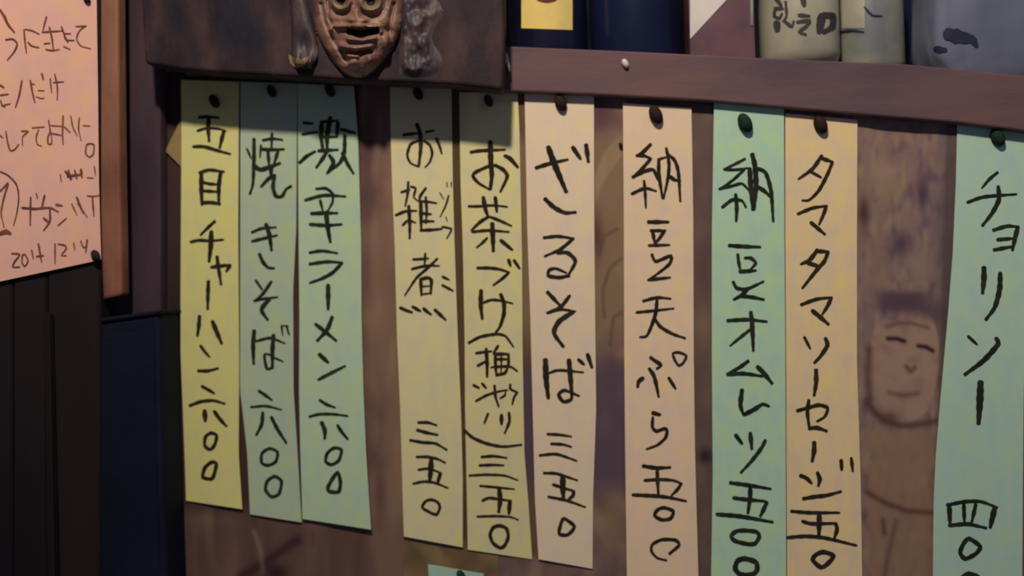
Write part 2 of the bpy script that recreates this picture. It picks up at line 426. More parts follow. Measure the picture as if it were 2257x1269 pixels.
# ------------------------------------------------------------------ menu strips
def dstrip(base, seed, cx, ytop, ybot, curl=0.004):
    def f(px, py):
        t = (py-ytop)/(ybot-ytop)
        return (base + 0.0012*math.sin(t*5.2+seed) + 0.0007*math.sin(px/37.0+seed*1.7)*t
                + curl*max(0.0, t-0.25)**2*(1+0.5*math.sin(seed*3)) + 0.000018*(px-cx)*math.sin(seed*2.1)*t)
    return f
def lettering(text, fmap, m, parent, gx=26, gy=3.0):
    """one mesh per written character: strokes whose boxes (grown a little) touch belong together"""
    items = []
    for (x0, y0, s, lst) in text:
        for it in lst:
            q = [tuple(float(v) for v in a.split(',')) for a in it[1].split()]; h = it[0]/s/2
            xs = [x0+a/s for a, b in q]; ys = [y0+b/s for a, b in q]
            items.append([min(xs)-h, max(xs)+h, min(ys)-h, max(ys)+h, [(x0, y0, s, [it])]])
    ch = True
    while ch:
        ch = False
        for i in range(len(items)):
            for j in range(i+1, len(items)):
                a, b = items[i], items[j]
                if a[0]-gx < b[1] and b[0]-gx < a[1] and a[2]-gy < b[3] and b[2]-gy < a[3]:
                    items[i] = [min(a[0], b[0]), max(a[1], b[1]), min(a[2], b[2]), max(a[3], b[3]), a[4]+b[4]]
                    del items[j]; ch = True; break
            if ch: break
    for k, it in enumerate(items):
        vs, fs = strokes(it[4], fmap, .0004+k*.00002)
        me = mesh('written_character', vs, fs); facing(me); adopt(link('written_character', me, m), parent)
def menu_strip(label, m, im, left, right, top, bot, seed, base, text, pin=None, pinlabel=None, pm_=pin_mat, curl=.0012):
    cx = (left[0][0]+right[0][0])/2
    d = dstrip(base, seed, cx, min(top), max(bot), curl)
    o = sheet('menu_strip', left, right, top, bot, d, m, 6, 48)
    recenter(o); tag(o, label, 'menu strip', 'hand-lettered paper menu strips')
    if text:
        lettering(text, lambda x, y, off=0.0: P(x, y, d(x, y)+off), im, o)
    if pin:
        pushpin(pin[0], pin[1], d(pin[0], pin[1]), pin[2], pm_, pinlabel)
    return o
def pushpin(px, py, d, r_px, m, label, name='pushpin', grp='pins holding the papers'):
    c = P(px, py, d+.0002); s = (P(px+1, py, d)-P(px, py, d)).length; r = r_px*s
    bm = bmesh.new(); prof = [(0, r*1.25), (r*.45, r*1.2), (r*.82, r*.9), (r, r*.4), (r*.94, r*.06), (r*.3, 0.0)]
    K = 16; rows = []
    for (rr, h) in prof:
        rows.append([bm.verts.new((rr*math.cos(2*math.pi*i/K)*.82, -h, rr*math.sin(2*math.pi*i/K)*1.3)) for i in range(K)] if rr > 0 else [bm.verts.new((0, -h, 0))])
    for i in range(K): bm.faces.new((rows[0][0], rows[1][i], rows[1][(i+1) % K]))
    for a, b in zip(rows[1:], rows[2:]):
        for i in range(K): bm.faces.new((a[i], b[i], b[(i+1) % K], a[(i+1) % K]))
    bm.faces.new(rows[-1])
    bmesh.ops.recalc_face_normals(bm, faces=bm.faces)
    me = bpy.data.meshes.new(name); bm.to_mesh(me); bm.free()
    o = link(name, me, m, None, True); o.location = c; o.rotation_euler.y = math.radians(-24)
    tag(o, label, 'pin', grp); return o

T1 = [(390, 240, 4.88, [(35, '240,90 340,85 450,95'), (42, '345,90 335,200 345,345'), (28, '220,235 330,205 460,215 525,240'), (40, '505,235 485,310 460,415'), (35, '175,405 290,405 430,445 575,485'),
    (46, '262,680 262,850 268,1030'), (34, '240,685 350,655 505,675'), (42, '470,680 450,830 450,1030'), (32, '285,790 350,805 430,810'), (32, '285,880 430,890'), (38, '270,1010 360,1005 465,1020')]),
  (390, 480, 3.965, [(26, '330,30 270,85 205,150'), (26, '120,210 190,195 290,200 405,190'), (40, '300,120 295,250 280,380'), (32, '350,340 365,450 385,580'), (30, '300,430 380,420 460,410'), (30, '465,412 430,468'), (32, '275,555 270,680 268,795'), (32, '197,860 190,950 178,1030'), (38, '310,905 345,990 390,1095'), (24, '205,1115 245,1170 285,1215')]),
  (390, 780, 3.525, [(24, '165,130 240,130 320,110'), (24, '195,250 240,275 290,305'), (24, '100,400 180,370 280,360 370,385'), (36, '215,440 220,520'), (28, '290,445 330,500 385,560'), (24, '265,612 308,630 295,700 258,742 215,710 222,640', 'o'), (26, '270,838 306,850 290,930 268,970 200,955 218,880', 'o')])]
menu_strip('yellow menu strip with black brush lettering, leftmost of the strips', yellow, ink,
  [(399, 175), (400, 300), (398, 640), (398, 780), (403, 900), (409, 1065), (410, 1103)], [(527, 185), (526, 300), (525, 500), (527, 800), (526, 1000), (534, 1123)], (176, 180), (1103, 1122), 0.5, .0045, T1,
  (474, 224, 12), 'dark pin in the shade at the top of the yellow strip')
T2 = [(520, 280, 4.53, [(36, '180,120 180,300 170,560 140,665'), (22, '110,215 150,310'), (22, '250,180 240,300'), (28, '270,130 370,115 465,128'), (28, '360,60 355,200'), (32, '250,220 370,225 480,220'), (34, '320,240 330,380'), (32, '420,240 380,370'), (42, '185,385 250,425 440,360'), (44, '350,400 350,470'), (36, '380,480 320,520 250,595'), (38, '385,480 370,600 400,690 460,690 500,620 550,590'),
    (28, '160,1050 260,1010 400,1000'), (30, '160,1140 280,1110 410,1080'), (42, '300,970 335,1080 355,1230')]),
  (520, 560, 4.23, [(32, '220,0 250,70 300,125 355,130'), (24, '185,245 245,330'), (28, '330,255 250,370 170,440'), (24, '170,435 260,415 390,400'), (38, '310,420 250,490 240,530 295,610'), (38, '170,715 160,850 165,1020'), (24, '190,810 320,780 455,830'), (38, '350,755 340,900 340,1060'), (26, '340,1055 290,1070 268,980 270,930 335,940'), (18, '345,960 440,1000'), (18, '425,665 435,755'), (20, '470,665 495,750'), (12, '430,665 490,670')]),
  (520, 840, 4.23, [(28, '215,90 275,130 335,175'), (22, '140,240 280,230 425,265'), (32, '250,290 240,400 190,500'), (32, '330,335 390,450 470,575'), (26, '315,625 388,660 370,750 300,783 240,760 243,670', 'o'), (28, '360,885 425,930 400,1050 330,1075 275,1010 292,930', 'o')])]
menu_strip('grey-green menu strip between the yellow strip and the next green one', green1, ink_g,
  [(530, 180), (529, 860), (534, 900), (545, 1000), (551, 1133)], [(655, 185), (653, 500), (646, 640), (647, 860), (656, 1000), (665, 1152)], (180, 184), (1133, 1151), 1.9, .0036, T2,
  (600, 202, 11), 'dark pin in the shade on the second strip, the grey-green one')
T3 = [(650, 240, 4.23, [(28, '80,130 165,135'), (26, '70,235 140,225 210,215'), (32, '45,500 110,440 190,395'), (42, '250,120 245,260 260,380'), (44, '330,80 300,240 300,380'), (36, '400,130 390,260'), (28, '250,120 400,110'), (28, '250,260 390,260'), (32, '220,390 400,380'), (34, '300,390 260,460 200,545'), (36, '320,430 360,500 300,600'), (30, '430,190 560,225'), (34, '465,250 460,400 420,500 310,590'), (34, '440,410 490,510 545,600'),
    (26, '200,745 290,740 350,790 350,870 300,960'), (30, '95,850 270,805 470,815'), (26, '235,850 260,950'), (34, '155,975 270,970 395,970'), (42, '290,960 305,1100 330,1240'), (32, '140,1075 290,1085 435,1075')]),
  (650, 540, 3.965, [(26, '130,65 240,50 370,70'), (28, '130,165 280,145 415,152'), (30, '412,155 330,240 240,290 130,330'), (38, '290,350 290,560'), (34, '325,630 280,740 195,835'), (32, '180,690 270,760 360,835'), (36, '215,955 290,1025'), (28, '205,1175 310,1120 440,1055')]),
  (650, 840, 3.73, [(24, '205,155 260,190 330,215'), (22, '120,290 200,270 320,270 435,285'), (34, '220,340 245,400 245,470'), (26, '350,360 380,410 435,475'), (24, '320,547 383,562 360,650 300,685 252,660 265,592', 'o'), (28, '352,748 374,830 358,908 278,903 272,870 308,800', 'o')])]
menu_strip('pale green menu strip with a dense first character, third from the left', green2, ink_g,
  [(656, 185), (658, 500), (660, 700), (659, 860), (662, 1000), (667, 1148)], [(780, 190), (789, 300), (796, 540), (797, 700), (801, 860), (807, 1000), (818, 1167)], (184, 190), (1143, 1167), 3.1, .005, T3,
  (728, 200, 12), 'dark pin in the shade on the third strip, the pale green one')
T4 = [(850, 260, 4.53, [(30, '180,170 320,150'), (22, '400,140 490,125'), (38, '310,60 345,160 350,300 330,480'), (26, '345,220 250,260 215,370 250,450 330,485'), (26, '380,225 440,270 465,350 440,440 395,490'), (28, '505,205 535,270 560,355'),
    (26, '225,640 220,750 195,880'), (26, '155,740 240,715'), (22, '250,685 300,700 280,790 330,830'), (28, '100,970 200,930 310,925'), (34, '230,880 240,1040 240,1200'), (24, '170,1070 225,1020 300,1045'), (26, '400,700 340,790 350,880'), (24, '330,830 420,835 510,850'), (36, '350,840 355,1110'), (26, '400,790 410,930 400,1050'), (28, '360,950 455,960'), (28, '370,1030 480,1030'), (30, '350,1120 470,1115 560,1105'),
    (12, '610,640 615,690'), (12, '655,640 655,690'), (12, '540,745 580,810'), (18, '630,770 600,870 545,985'), (20, '565,1085 655,1105 640,1150 610,1200'), (12, '600,985 615,1030')]),
  (850, 540, 6.35, [(36, '385,200 480,195 600,185'), (36, '555,115 545,280'), (36, '365,335 480,305 600,285 750,290'), (36, '720,190 600,310 430,460 270,700'), (46, '490,470 500,700'), (46, '490,480 580,455 640,490 630,680'), (24, '500,580 620,570'), (24, '490,690 640,670'), (34, '795,440 890,485'), (36, '795,560 945,640'), (44, '205,875 280,910 370,940'), (44, '375,860 490,925'), (44, '530,885 580,930 635,970'), (46, '690,905 760,970 840,1045')]),
  (870, 900, 4.23, [(26, '220,130 310,130 390,155'), (28, '210,200 300,225 400,245'), (26, '145,295 260,315 380,325 485,385'), (24, '205,450 310,450 400,470 470,505'), (46, '340,480 335,580 325,680'), (22, '220,570 320,560 430,600'), (34, '425,605 400,690'), (22, '170,700 270,680 370,690 495,740'), (24, '340,848 398,870 422,920 390,988 330,968 255,920 290,862', 'o')])]
menu_strip('tan menu strip with a wide blank stretch before its price', tan, ink,
  [(860, 190), (860, 260), (864, 400), (870, 540), (875, 740), (882, 900), (890, 1180)], [(995, 190), (996, 260), (998, 400), (1002, 540), (1009, 740), (1016, 900), (1020, 1050), (1020, 1207)], (192, 196), (1182, 1206), 4.4, .0046, T4,
  (922, 207, 12), 'dark pin in the shade on the tan strip with the blank stretch')
T5 = [(1010, 290, 4.53, [(32, '125,205 220,190 465,180'), (50, '320,100 325,300 335,440 320,575'), (32, '300,345 180,400 145,440 200,510 310,575'), (36, '370,335 450,380 490,440 460,520 420,600'), (40, '465,240 520,270 595,355'),
    (26, '105,745 200,745 350,735 490,750'), (42, '250,655 270,770 300,850'), (36, '370,655 385,800'), (32, '300,850 220,900 130,985'), (28, '320,850 420,890 530,940'), (28, '140,1000 300,985 505,1000'), (46, '340,920 345,1050 350,1190'), (26, '290,1060 240,1110 185,1155'), (36, '425,1085 540,1180')]),
  (1010, 560, 5.77, [(38, '245,175 400,175 520,190 645,228'), (36, '645,232 560,310 445,395'), (42, '640,70 665,150'), (40, '710,80 780,180'), (54, '290,465 285,640 305,820'), (32, '310,620 420,580 540,590 690,625'), (48, '540,510 580,620 580,760 530,920 480,990'), (36, '135,1125 280,1050 480,1015 600,1040 700,1175')]),
  (1010, 740, 4.88, [(28, '190,185 300,170 360,165'), (38, '300,140 310,300 310,440'), (28, '210,320 300,270'), (20, '350,340 390,330'), (28, '430,105 380,180'), (28, '380,190 530,190'), (34, '400,190 400,310 410,420'), (28, '410,200 540,195'), (30, '540,200 540,300 520,380'), (28, '400,250 550,250'), (28, '390,330 560,330 635,380'), (32, '410,420 500,400 530,340'), (20, '465,200 460,400'), (30, '165,530 225,560'), (30, '255,510 300,560'), (26, '190,700 300,640 420,600 530,580'), (30, '390,535 400,650 435,760'), (22, '450,670 500,640 510,600'), (26, '560,520 560,570 635,605'), (24, '635,605 600,660 580,740'), (26, '320,835 280,940'), (40, '465,850 465,950'), (30, '545,825 550,920 500,1045'), (32, '70,1015 150,1090 300,1155 480,1190 680,1170')]),
  (1010, 980, 4.88, [(28, '250,130 380,120 520,140'), (28, '230,220 370,215 490,220'), (24, '120,330 300,320 500,330 640,380'), (24, '235,440 400,455 600,475'), (48, '440,470 450,590 435,720'), (28, '260,600 330,570 450,585 560,600'), (44, '555,605 545,740'), (24, '205,770 400,765 560,775 645,805'), (34, '450,868 520,900 538,990 500,1080 450,1108 370,1050 342,960 380,885', 'o')])]
menu_strip('sand-coloured menu strip with lettering in brackets lower down', tan2, ink,
  [(1012, 200), (1015, 400), (1020, 540), (1024, 740), (1025, 900), (1029, 1100), (1031, 1211)], [(1141, 208), (1145, 290), (1151, 570), (1152, 780), (1156, 1000), (1164, 1100), (1173, 1232)], (203, 206), (1211, 1232), 5.6, .0048, T5,
  (1077, 223, 11), 'pin in half shade on the sand-coloured strip with bracketed lettering')
T6 = [(1150, 190, 4.09, [(34, '130,735 240,700 415,660'), (52, '240,550 290,690 400,950'), (38, '460,550 530,655'), (40, '580,530 600,680'), (38, '210,1015 290,1090 390,1140 485,1135')]),
  (1150, 500, 3.17, [(22, '155,75 250,65 362,80'), (22, '362,80 270,155 160,205'), (26, '250,180 320,180 375,240 320,345'), (24, '330,340 260,353 185,340 192,300 240,290 310,320'), (26, '180,455 265,545'), (24, '335,480 270,560 175,600'), (20, '180,600 270,575 375,590'), (32, '355,595 260,660 225,740 290,835'), (38, '165,930 170,1060 185,1195'), (18, '190,1020 260,1000 430,1015'), (34, '330,930 340,1050 350,1170'), (24, '350,1160 345,1205 290,1220 258,1170 300,1140 400,1180'), (24, '395,925 435,960'), (28, '460,890 490,980')]),
  (1160, 920, 3.73, [(22, '175,135 270,140 370,155'), (22, '205,215 300,220 370,240'), (22, '110,310 250,300 415,355'), (22, '145,455 250,460 420,515'), (44, '300,480 300,580 305,670'), (24, '220,550 330,585 385,600'), (30, '388,605 385,640 350,670'), (22, '180,650 330,680 485,735'), (26, '310,828 396,895 340,963 270,955 282,880', 'o')])]
menu_strip('peach menu strip directly right of the bracketed one, pinned under the ledge', peach1, ink,
  [(1156, 195), (1162, 500), (1169, 700), (1174, 900), (1179, 1100), (1187, 1232)], [(1309, 205), (1310, 500), (1312, 700), (1314, 900), (1307, 1100), (1306, 1253)], (201, 211), (1232, 1253), 0.2, .0042, T6,
  (1236, 228, 15), 'dark pin at the top of the peach strip right of the bracketed one')
T7 = [(1360, 220, 4.88, [(38, '360,480 280,560 210,600'), (34, '210,600 290,600 365,630'), (36, '360,635 270,740 170,830'), (38, '170,830 290,770 390,750 430,840 470,890'), (32, '290,870 300,960 310,1160'), (34, '160,1010 300,950 420,980'), (38, '450,640 450,800 490,1060'), (34, '530,520 560,700 540,880 500,1060'), (24, '440,640 550,610'), (36, '540,580 620,650 660,780 680,1090'), (38, '550,810 620,860 680,870')]),
  (1370, 460, 3.965, [(34, '235,115 410,115'), (26, '255,190 385,190'), (30, '270,190 290,300'), (30, '375,190 330,260 290,300'), (26, '240,320 420,315'), (28, '265,400 300,460 430,410 420,480 310,570 230,625'), (28, '235,620 330,610 425,600'), (26, '190,805 310,775 430,785'), (24, '130,905 280,890 455,870'), (30, '310,790 300,900 270,1000 220,1110 160,1120'), (28, '290,960 340,1030 440,1090 555,1130')]),
  (1370, 760, 5.08, [(40, '325,140 380,180 445,225 395,265'), (42, '310,265 360,340 390,450 415,580'), (44, '240,370 190,410 180,470'), (38, '530,370 605,490'), (28, '575,92 640,82 725,120 690,200 640,230 592,160', 'o'), (46, '350,760 430,780'), (36, '350,810 345,920 390,965 480,935 510,960 490,1040 400,1120 280,1165')]),
  (1370, 1000, 4.717, [(38, '225,125 360,145 505,140'), (36, '370,150 375,300 385,440'), (32, '240,275 400,265 540,275 620,305'), (32, '620,308 580,370 520,430'), (36, '115,425 330,435 480,450 670,490'), (34, '440,558 538,595 510,670 420,685 342,640 372,582', 'o'), (32, '500,1035 600,945 560,895 420,890 320,940 310,1010 370,1080 465,1105')])]
menu_strip('warm peach menu strip standing alone left of the mint green strip', peach2, ink,
  [(1373, 225), (1375, 480), (1376, 780), (1378, 1000), (1382, 1290)], [(1524, 230), (1528, 480), (1529, 780), (1532, 1000), (1540, 1290)], (227, 238), (1284, 1300), 2.6, .0046, T7,
  (1445, 254, 17), 'dark maroon pin at the top of the lone warm peach strip')
T8 = [(1560, 220, 4.228, [(26, '345,550 250,600 150,645'), (26, '155,650 270,650 370,635'), (26, '340,650 230,750 110,830'), (28, '110,830 230,800 320,780 390,850'), (36, '260,880 270,1000 265,1130'), (30, '135,1000 230,930 320,940 355,1000'), (46, '415,510 440,620 450,800 430,1020'), (44, '390,640 400,800 420,1020'), (36, '470,640 540,680 590,850 610,1130'), (36, '450,800 530,850 580,900')]),
  (1560, 500, 4.533, [(38, '215,185 370,195 525,200'), (32, '300,275 310,360 330,450'), (32, '370,310 430,310 480,360 430,420'), (38, '320,445 480,435'), (34, '255,550 290,610 390,620 555,545'), (38, '400,620 340,680 260,725'), (36, '330,690 440,700 560,725'), (36, '200,935 390,925 590,945'), (42, '430,850 445,1000 455,1235'), (30, '430,1020 340,1090 225,1185')]),
  (1560, 760, 4.378, [(34, '390,155 300,220 185,280'), (36, '190,285 340,275 530,300'), (42, '480,210 540,270 620,370'), (42, '330,435 315,580 345,670'), (40, '350,672 450,620 530,570 590,590'), (38, '270,870 330,950'), (40, '410,850 425,1000'), (34, '555,920 520,990 430,1110 320,1230')]),
  (1560, 1040, 5.54, [(44, '275,130 500,160 770,205'), (52, '520,170 515,320 490,500'), (44, '315,315 480,335 700,355'), (48, '720,370 680,460 640,540'), (48, '110,515 400,540 790,610'), (46, '450,712 600,730 628,790 580,870 500,880 332,840 285,780 345,722', 'o'), (56, '450,1055 590,1100 600,1200 540,1250 400,1250 335,1180 362,1085', 'o')])]
menu_strip('mint green menu strip touching the apricot strip on its right', green3, ink_g,
  [(1574, 215), (1569, 520), (1569, 780), (1571, 1050), (1567, 1290)], [(1728, 225), (1729, 520), (1731, 780), (1733, 1290)], (221, 233), (1285, 1303), 1.2, .0054, T8,
  (1641, 272, 18), 'dark greenish pin at the top of the mint green strip', pin_g)
T9 = [(1720, 230, 4.23, [(34, '385,480 300,600 170,695'), (34, '380,500 485,535'), (32, '485,538 440,650 360,800 270,890 205,895'), (28, '290,630 380,680'), (30, '165,1020 300,965 435,945'), (32, '430,945 400,1030 360,1120'), (34, '285,1100 415,1210')]),
  (1720, 520, 4.53, [(40, '370,140 290,240 205,280'), (36, '350,150 480,155'), (38, '475,160 440,250 370,330 220,520'), (42, '280,270 380,300'), (34, '210,685 360,630 515,612'), (36, '510,615 470,700 420,780'), (42, '320,745 400,810 480,880'), (30, '240,1010 300,1125'), (40, '450,1020 470,1090 400,1200 340,1265')]),
  (1720, 790, 4.7, [(44, '370,120 370,250 350,380'), (36, '175,540 300,505 400,480 490,510 460,600 380,650'), (38, '295,430 280,560 300,720'), (40, '300,722 380,715 480,750'), (46, '350,870 350,950 330,1060'), (40, '630,1055 635,1150'), (34, '735,1030 750,1165')]),
  (1720, 1000, 4.717, [(40, '210,225 270,250 325,305'), (42, '385,195 410,260 395,330'), (38, '240,465 350,445 480,430 630,390'), (34, '115,595 300,610 615,610'), (50, '405,620 400,860'), (36, '230,700 330,725 570,720'), (40, '575,725 590,780 560,880'), (36, '65,870 250,855 450,870 790,950'), (42, '450,1018 555,1060 480,1150 420,1178 335,1100 372,1045', 'o')])]
menu_strip('apricot menu strip touching the mint green strip on its left', peach3, ink,
  [(1731, 240), (1731, 530), (1733, 800), (1735, 1290)], [(1890, 250), (1889, 530), (1889, 800), (1897, 1060), (1901, 1290)], (250, 264), (1288, 1305), 0.9, .0044, T9,
  (1807, 276, 17), 'dark pin at the top of the apricot strip')
T10 = [(2040, 260, 3.34, [(22, '530,400 470,450 415,515'), (24, '310,620 430,580 670,560'), (32, '535,505 540,600 490,700 420,790'), (26, '500,825 600,795 685,800'), (32, '680,800 660,880 640,970'), (26, '530,895 650,885'), (26, '505,970 640,945')]),
  (2040, 560, 3.34, [(38, '430,100 430,180 420,285'), (36, '550,140 545,260 510,390 445,480'), (22, '315,605 380,665'), (36, '520,620 535,660 430,780 290,885'), (48, '405,945 400,1080 390,1245')]),
  (2040, 900, 3.438, [(26, '165,730 300,705 420,705 545,750'), (34, '180,730 185,880'), (28, '290,730 295,870'), (28, '380,730 350,860'), (40, '525,750 490,900'), (28, '180,885 320,875 460,905'), (30, '330,985 415,1045 380,1100 300,1138 262,1090 290,1020', 'o'), (36, '260,1300 330,1252 410,1290 420,1360 340,1400 260,1360', 'o')])]
menu_strip('light mint menu strip at the right edge, past the face on the poster', green4, ink_g,
  [(2110, 265), (2107, 400), (2100, 560), (2089, 700), (2071, 900), (2063, 1000), (2058, 1100), (2056, 1290)], [(2264, 280), (2262, 600), (2256, 900), (2253, 1290)], (273, 289), (1300, 1318), 5.1, .0046, T10,
  (2196, 304, 17), 'grey-green pin at the top of the rightmost strip', pin_g)
T11 = [(943, 1245, 1.0, [(6, '40,60 80,66')])]
menu_strip('small pale green note peeking in at the bottom, below the tan strips', green4, ink_g,
  [(943, 1238), (948, 1330)], [(1066, 1250), (1066, 1340)], (1243, 1264), (1330, 1345), 2.2, .0045, None,
  (1017, 1268, 11), 'green-black pin on the small note at the bottom', pin_g, .0)
pushpin(1368, 320, .003, 5, pin_mat, 'tiny dark nail left of the lone warm peach strip', 'nail')
pushpin(1378, 141, DL, 9, white_pin, 'small white pin on the brown ledge', 'pushpin')

# ------------------------------------------------------------------ pink paper on the side wall
TP = [(0, 0, 6.346, [(36, '0,140 60,230 110,340 200,450'), (24, '80,555 180,545 240,610 200,720 100,840'), (24, '335,420 350,600 370,740'), (20, '350,410 440,425 550,475'), (22, '390,590 440,640 545,665'), (22, '650,235 620,340 600,430'), (22, '590,450 720,440 880,430'), (26, '690,380 730,550 745,700'), (20, '620,610 700,600'), (22, '640,690 720,705 830,690'), (22, '860,370 900,490 940,560'), (18, '890,470 990,470'), (18, '930,560 1040,565'), (26, '900,510 950,590'), (18, '890,650 980,690'), (18, '1060,370 1210,360'), (18, '1200,360 1110,430 1070,540 1130,640 1270,680'), (28, '585,1030 605,1110')]),
  (0, 180, 7.05, [(28, '0,50 60,90'), (22, '0,210 130,190'), (22, '10,290 30,370 80,390'), (18, '30,370 160,340'), (26, '340,-20 300,200 240,400'), (30, '470,-20 500,150 540,320'), (16, '480,30 540,40'), (16, '590,135 690,140'), (14, '560,230 640,260 690,250'), (22, '780,-50 800,170'), (24, '850,-120 890,80 890,280'), (20, '830,10 990,0'),
    (20, '0,830 40,870'), (24, '90,770 120,950 160,1070 230,1050 290,970'), (20, '330,765 440,770 350,850 350,990'), (18, '500,715 690,700'), (20, '600,740 560,860 580,970 650,1000'), (24, '755,600 780,780 745,850 745,960 800,960 800,800'), (18, '790,680 960,690'), (20, '800,800 950,830'), (26, '980,530 970,800 980,970'), (20, '1000,700 1090,790'), (22, '1100,530 1130,700 1200,840'), (22, '1230,560 1220,740 1260,910'), (16, '1290,680 1400,685'), (22, '1400,960 1460,980 1450,1120 1390,1170 1330,1110 1345,980', 'o')]),
  (0, 350, 4.375, [(12, '580,150 590,220'), (22, '630,120 690,190'), (22, '650,170 700,160 790,150'), (18, '660,110 680,200'), (18, '720,110 740,190'), (22, '780,100 790,180'), (10, '840,180 900,185'), (12, '910,70 920,160'),
    (14, '0,120 80,160 160,250 180,380 160,530 130,640'), (16, '0,310 40,270 80,230 40,360 10,520 40,660'), (40, '0,720 60,700 100,720'), (20, '210,470 330,480 480,470 560,510'), (16, '295,370 290,640'), (12, '350,330 360,380'), (18, '430,350 400,480'), (18, '480,490 480,600 420,690'), (20, '420,570 480,620'), (20, '540,440 600,450'), (12, '560,640 640,570'), (12, '690,430 740,540'), (20, '740,370 800,520'), (12, '750,430 840,560'), (12, '840,355 900,360 960,350'), (16, '890,370 905,550'),
    (14, '110,910 190,920 140,990 120,1040 190,1040'), (12, '215,930 240,920 270,980 240,1035 212,1000', 'o'), (14, '305,880 320,960'), (14, '350,940 420,930'), (18, '370,820 400,990'), (14, '530,820 530,1010'), (12, '560,820 620,830 640,860 590,930 640,930'), (12, '710,810 720,880'), (14, '780,790 800,850 840,840'), (16, '840,780 825,900')])]
dp = lambda x, y: DW(x)+.0012+.0006*math.sin(y/90.0+x/70.0)
o = sheet('handwritten_poster', [(-240, -150), (-240, 700)], [(210, -150), (213, 0), (216, 200), (218, 400), (223, 572)], (-150, -150), (672, 572), dp, pink, 16, 30)
recenter(o); tag(o, 'pink paper with thin brown handwriting and a date, pinned at the left', 'poster')
lettering(TP, lambda x, y, off=0.0: P(x, y, dp(x, y)+off), ink_p, o, 9, 9)
pushpin(213, 563, dp(213, 563), 10, pin_mat, 'dark pin in the lower right corner of the pink paper')
pushpin(193, -2, dp(193, -2), 8, pin_mat, 'dark pin near the top right of the pink paper')

# ------------------------------------------------------------------ dark relief board with the carved face
DP = 0.062
pb = prism('backboard', [P(300, -190, DP), P(1108, -190, DP), P(1112, 60, DP), P(1108, 199, DP), P(1000, 186, DP), P(800, 178, DP), P(600, 166, DP), P(480, 160, DP), P(400, 153, DP), P(318, 139, DP)], 0.026, wood_panel, None, .004, 3)
mk = empty('carved_plaque', P(790, 199, DP)); tag(mk, 'dark wooden plaque over the left strips, carved with a round-eyed open-mouthed face', 'carving'); adopt(pb, mk)
adopt(prism('bracket', quad(420, 60, 470, 140, DP-.026), .036, wood_beam, None, .002), mk)
adopt(prism('bracket', quad(900, 60, 950, 170, DP-.026), .036, wood_beam, None, .002), mk)
def sm(a, b, x):
    t = max(0, min(1, (x-a)/(b-a))); return t*t*(3-2*t)
def G(x, y, cx, cy, sx, sy): return math.exp(-((x-cx)/sx)**2-((y-cy)/sy)**2)
def seg(x, y, ax, ay, bx, by):
    dx, dy = bx-ax, by-ay; t = max(0, min(1, ((x-ax)*dx+(y-ay)*dy)/(dx*dx+dy*dy)))
    return math.hypot(x-ax-dx*t, y-ay-dy*t)
def groove(x, y, pts, w_):
    return max(math.exp(-(seg(x, y, *a, *b)/w_)**2) for a, b in zip(pts, pts[1:]))
def face_h(x, y):
    # face dome: squarish skull narrowing into the chin
    cw = 98 - 14*sm(60, 165, y) - 20*sm(-20, -150, y)
    r = math.sqrt(((x-790)/cw)**2 + (max(0, y-20)/150)**2 + (min(0, y-20)/190)**2)
    h = 24*math.sqrt(max(0, 1-r**2.4)) if r < 1 else 0
    if h <= 0: return 0
    for cx, cy, R in ((752, 3, 21), (817, 3, 25)):
        q = math.hypot(x-cx, (y-cy)*1.05)
        h += 4.5*math.exp(-((q-R*.82)/5)**2) - 4*G(x, y, cx, cy, 9, 9) - 3.0*math.exp(-((q-R*1.4)/6)**2)
    h += 8*groove(x, y, [(784, -40), (785, 20), (789, 48)], 13)                      # nose ridge
    h += 5*G(x, y, 773, 44, 9, 8) + 5*G(x, y, 803, 44, 9, 8)                          # nostril wings
    h += 5.5*groove(x, y, [(728, 66), (732, 58), (790, 57), (836, 58), (840, 70)], 4.5)   # upper lip rim
    h -= 11*groove(x, y, [(772, 69), (798, 73), (828, 67)], 6.5)                      # mouth slot
    h += 6*groove(x, y, [(768, 86), (800, 89), (826, 84)], 5)
    h += 6*groove(x, y, [(752, 102), (785, 106), (816, 102)], 7)
    h -= 5*groove(x, y, [(752, 112), (784, 119), (816, 113)], 4)
    h += 5*groove(x, y, [(768, 122), (788, 123)], 4) + 6*G(x, y, 778, 138, 14, 13) + 7*G(x, y, 815, 134, 13, 16)
    h -= 4*groove(x, y, [(708, 10), (716, 50), (738, 95), (765, 135)], 4.5)           # jaw grooves
    h -= 3.5*groove(x, y, [(722, 0), (724, 40), (735, 60)], 4)
    h -= 4*groove(x, y, [(868, 10), (858, 60), (862, 110)], 5)
    h += 5*G(x, y, 852, 95, 12, 20) - 4*G(x, y, 852, 68, 12, 9)
    h += 1.2*noise.noise(Vector((x/26, y/20, 2)))+0.4*noise.noise(Vector((x/9, y/8, 5)))
    return max(0.2, h)
def relief(name, x0, x1, y0, y1, step, hf, m):
    nx, ny = int((x1-x0)/step), int((y1-y0)/step); idx = {}; vs = []; fs = []
    H = [[hf(x0+i*step, y0+j*step) for i in range(nx+1)] for j in range(ny+1)]
    def vid(i, j):
        if (i, j) not in idx:
            idx[(i, j)] = len(vs)
            # relief rises from the panel along the wall normal
            b = P(x0+i*step, y0+j*step, DP+H[j][i]*.001); vs.append(b)
        return idx[(i, j)]
    for j in range(ny):
        for i in range(nx):
            if max(H[j][i], H[j+1][i], H[j][i+1], H[j+1][i+1]) > 0:
                fs.append((vid(i, j), vid(i, j+1), vid(i+1, j+1), vid(i+1, j)))
    me = mesh(name, vs, fs); facing(me)
    o = link(name, me, m, None, True)
    return o
face = adopt(relief('face', 680, 900, -190, 180, 2.2, face_h, mask_mat), mk)
fm = lambda px, py, off=0.0: P(px, py, DP + face_h(px, py)*.001 + off)
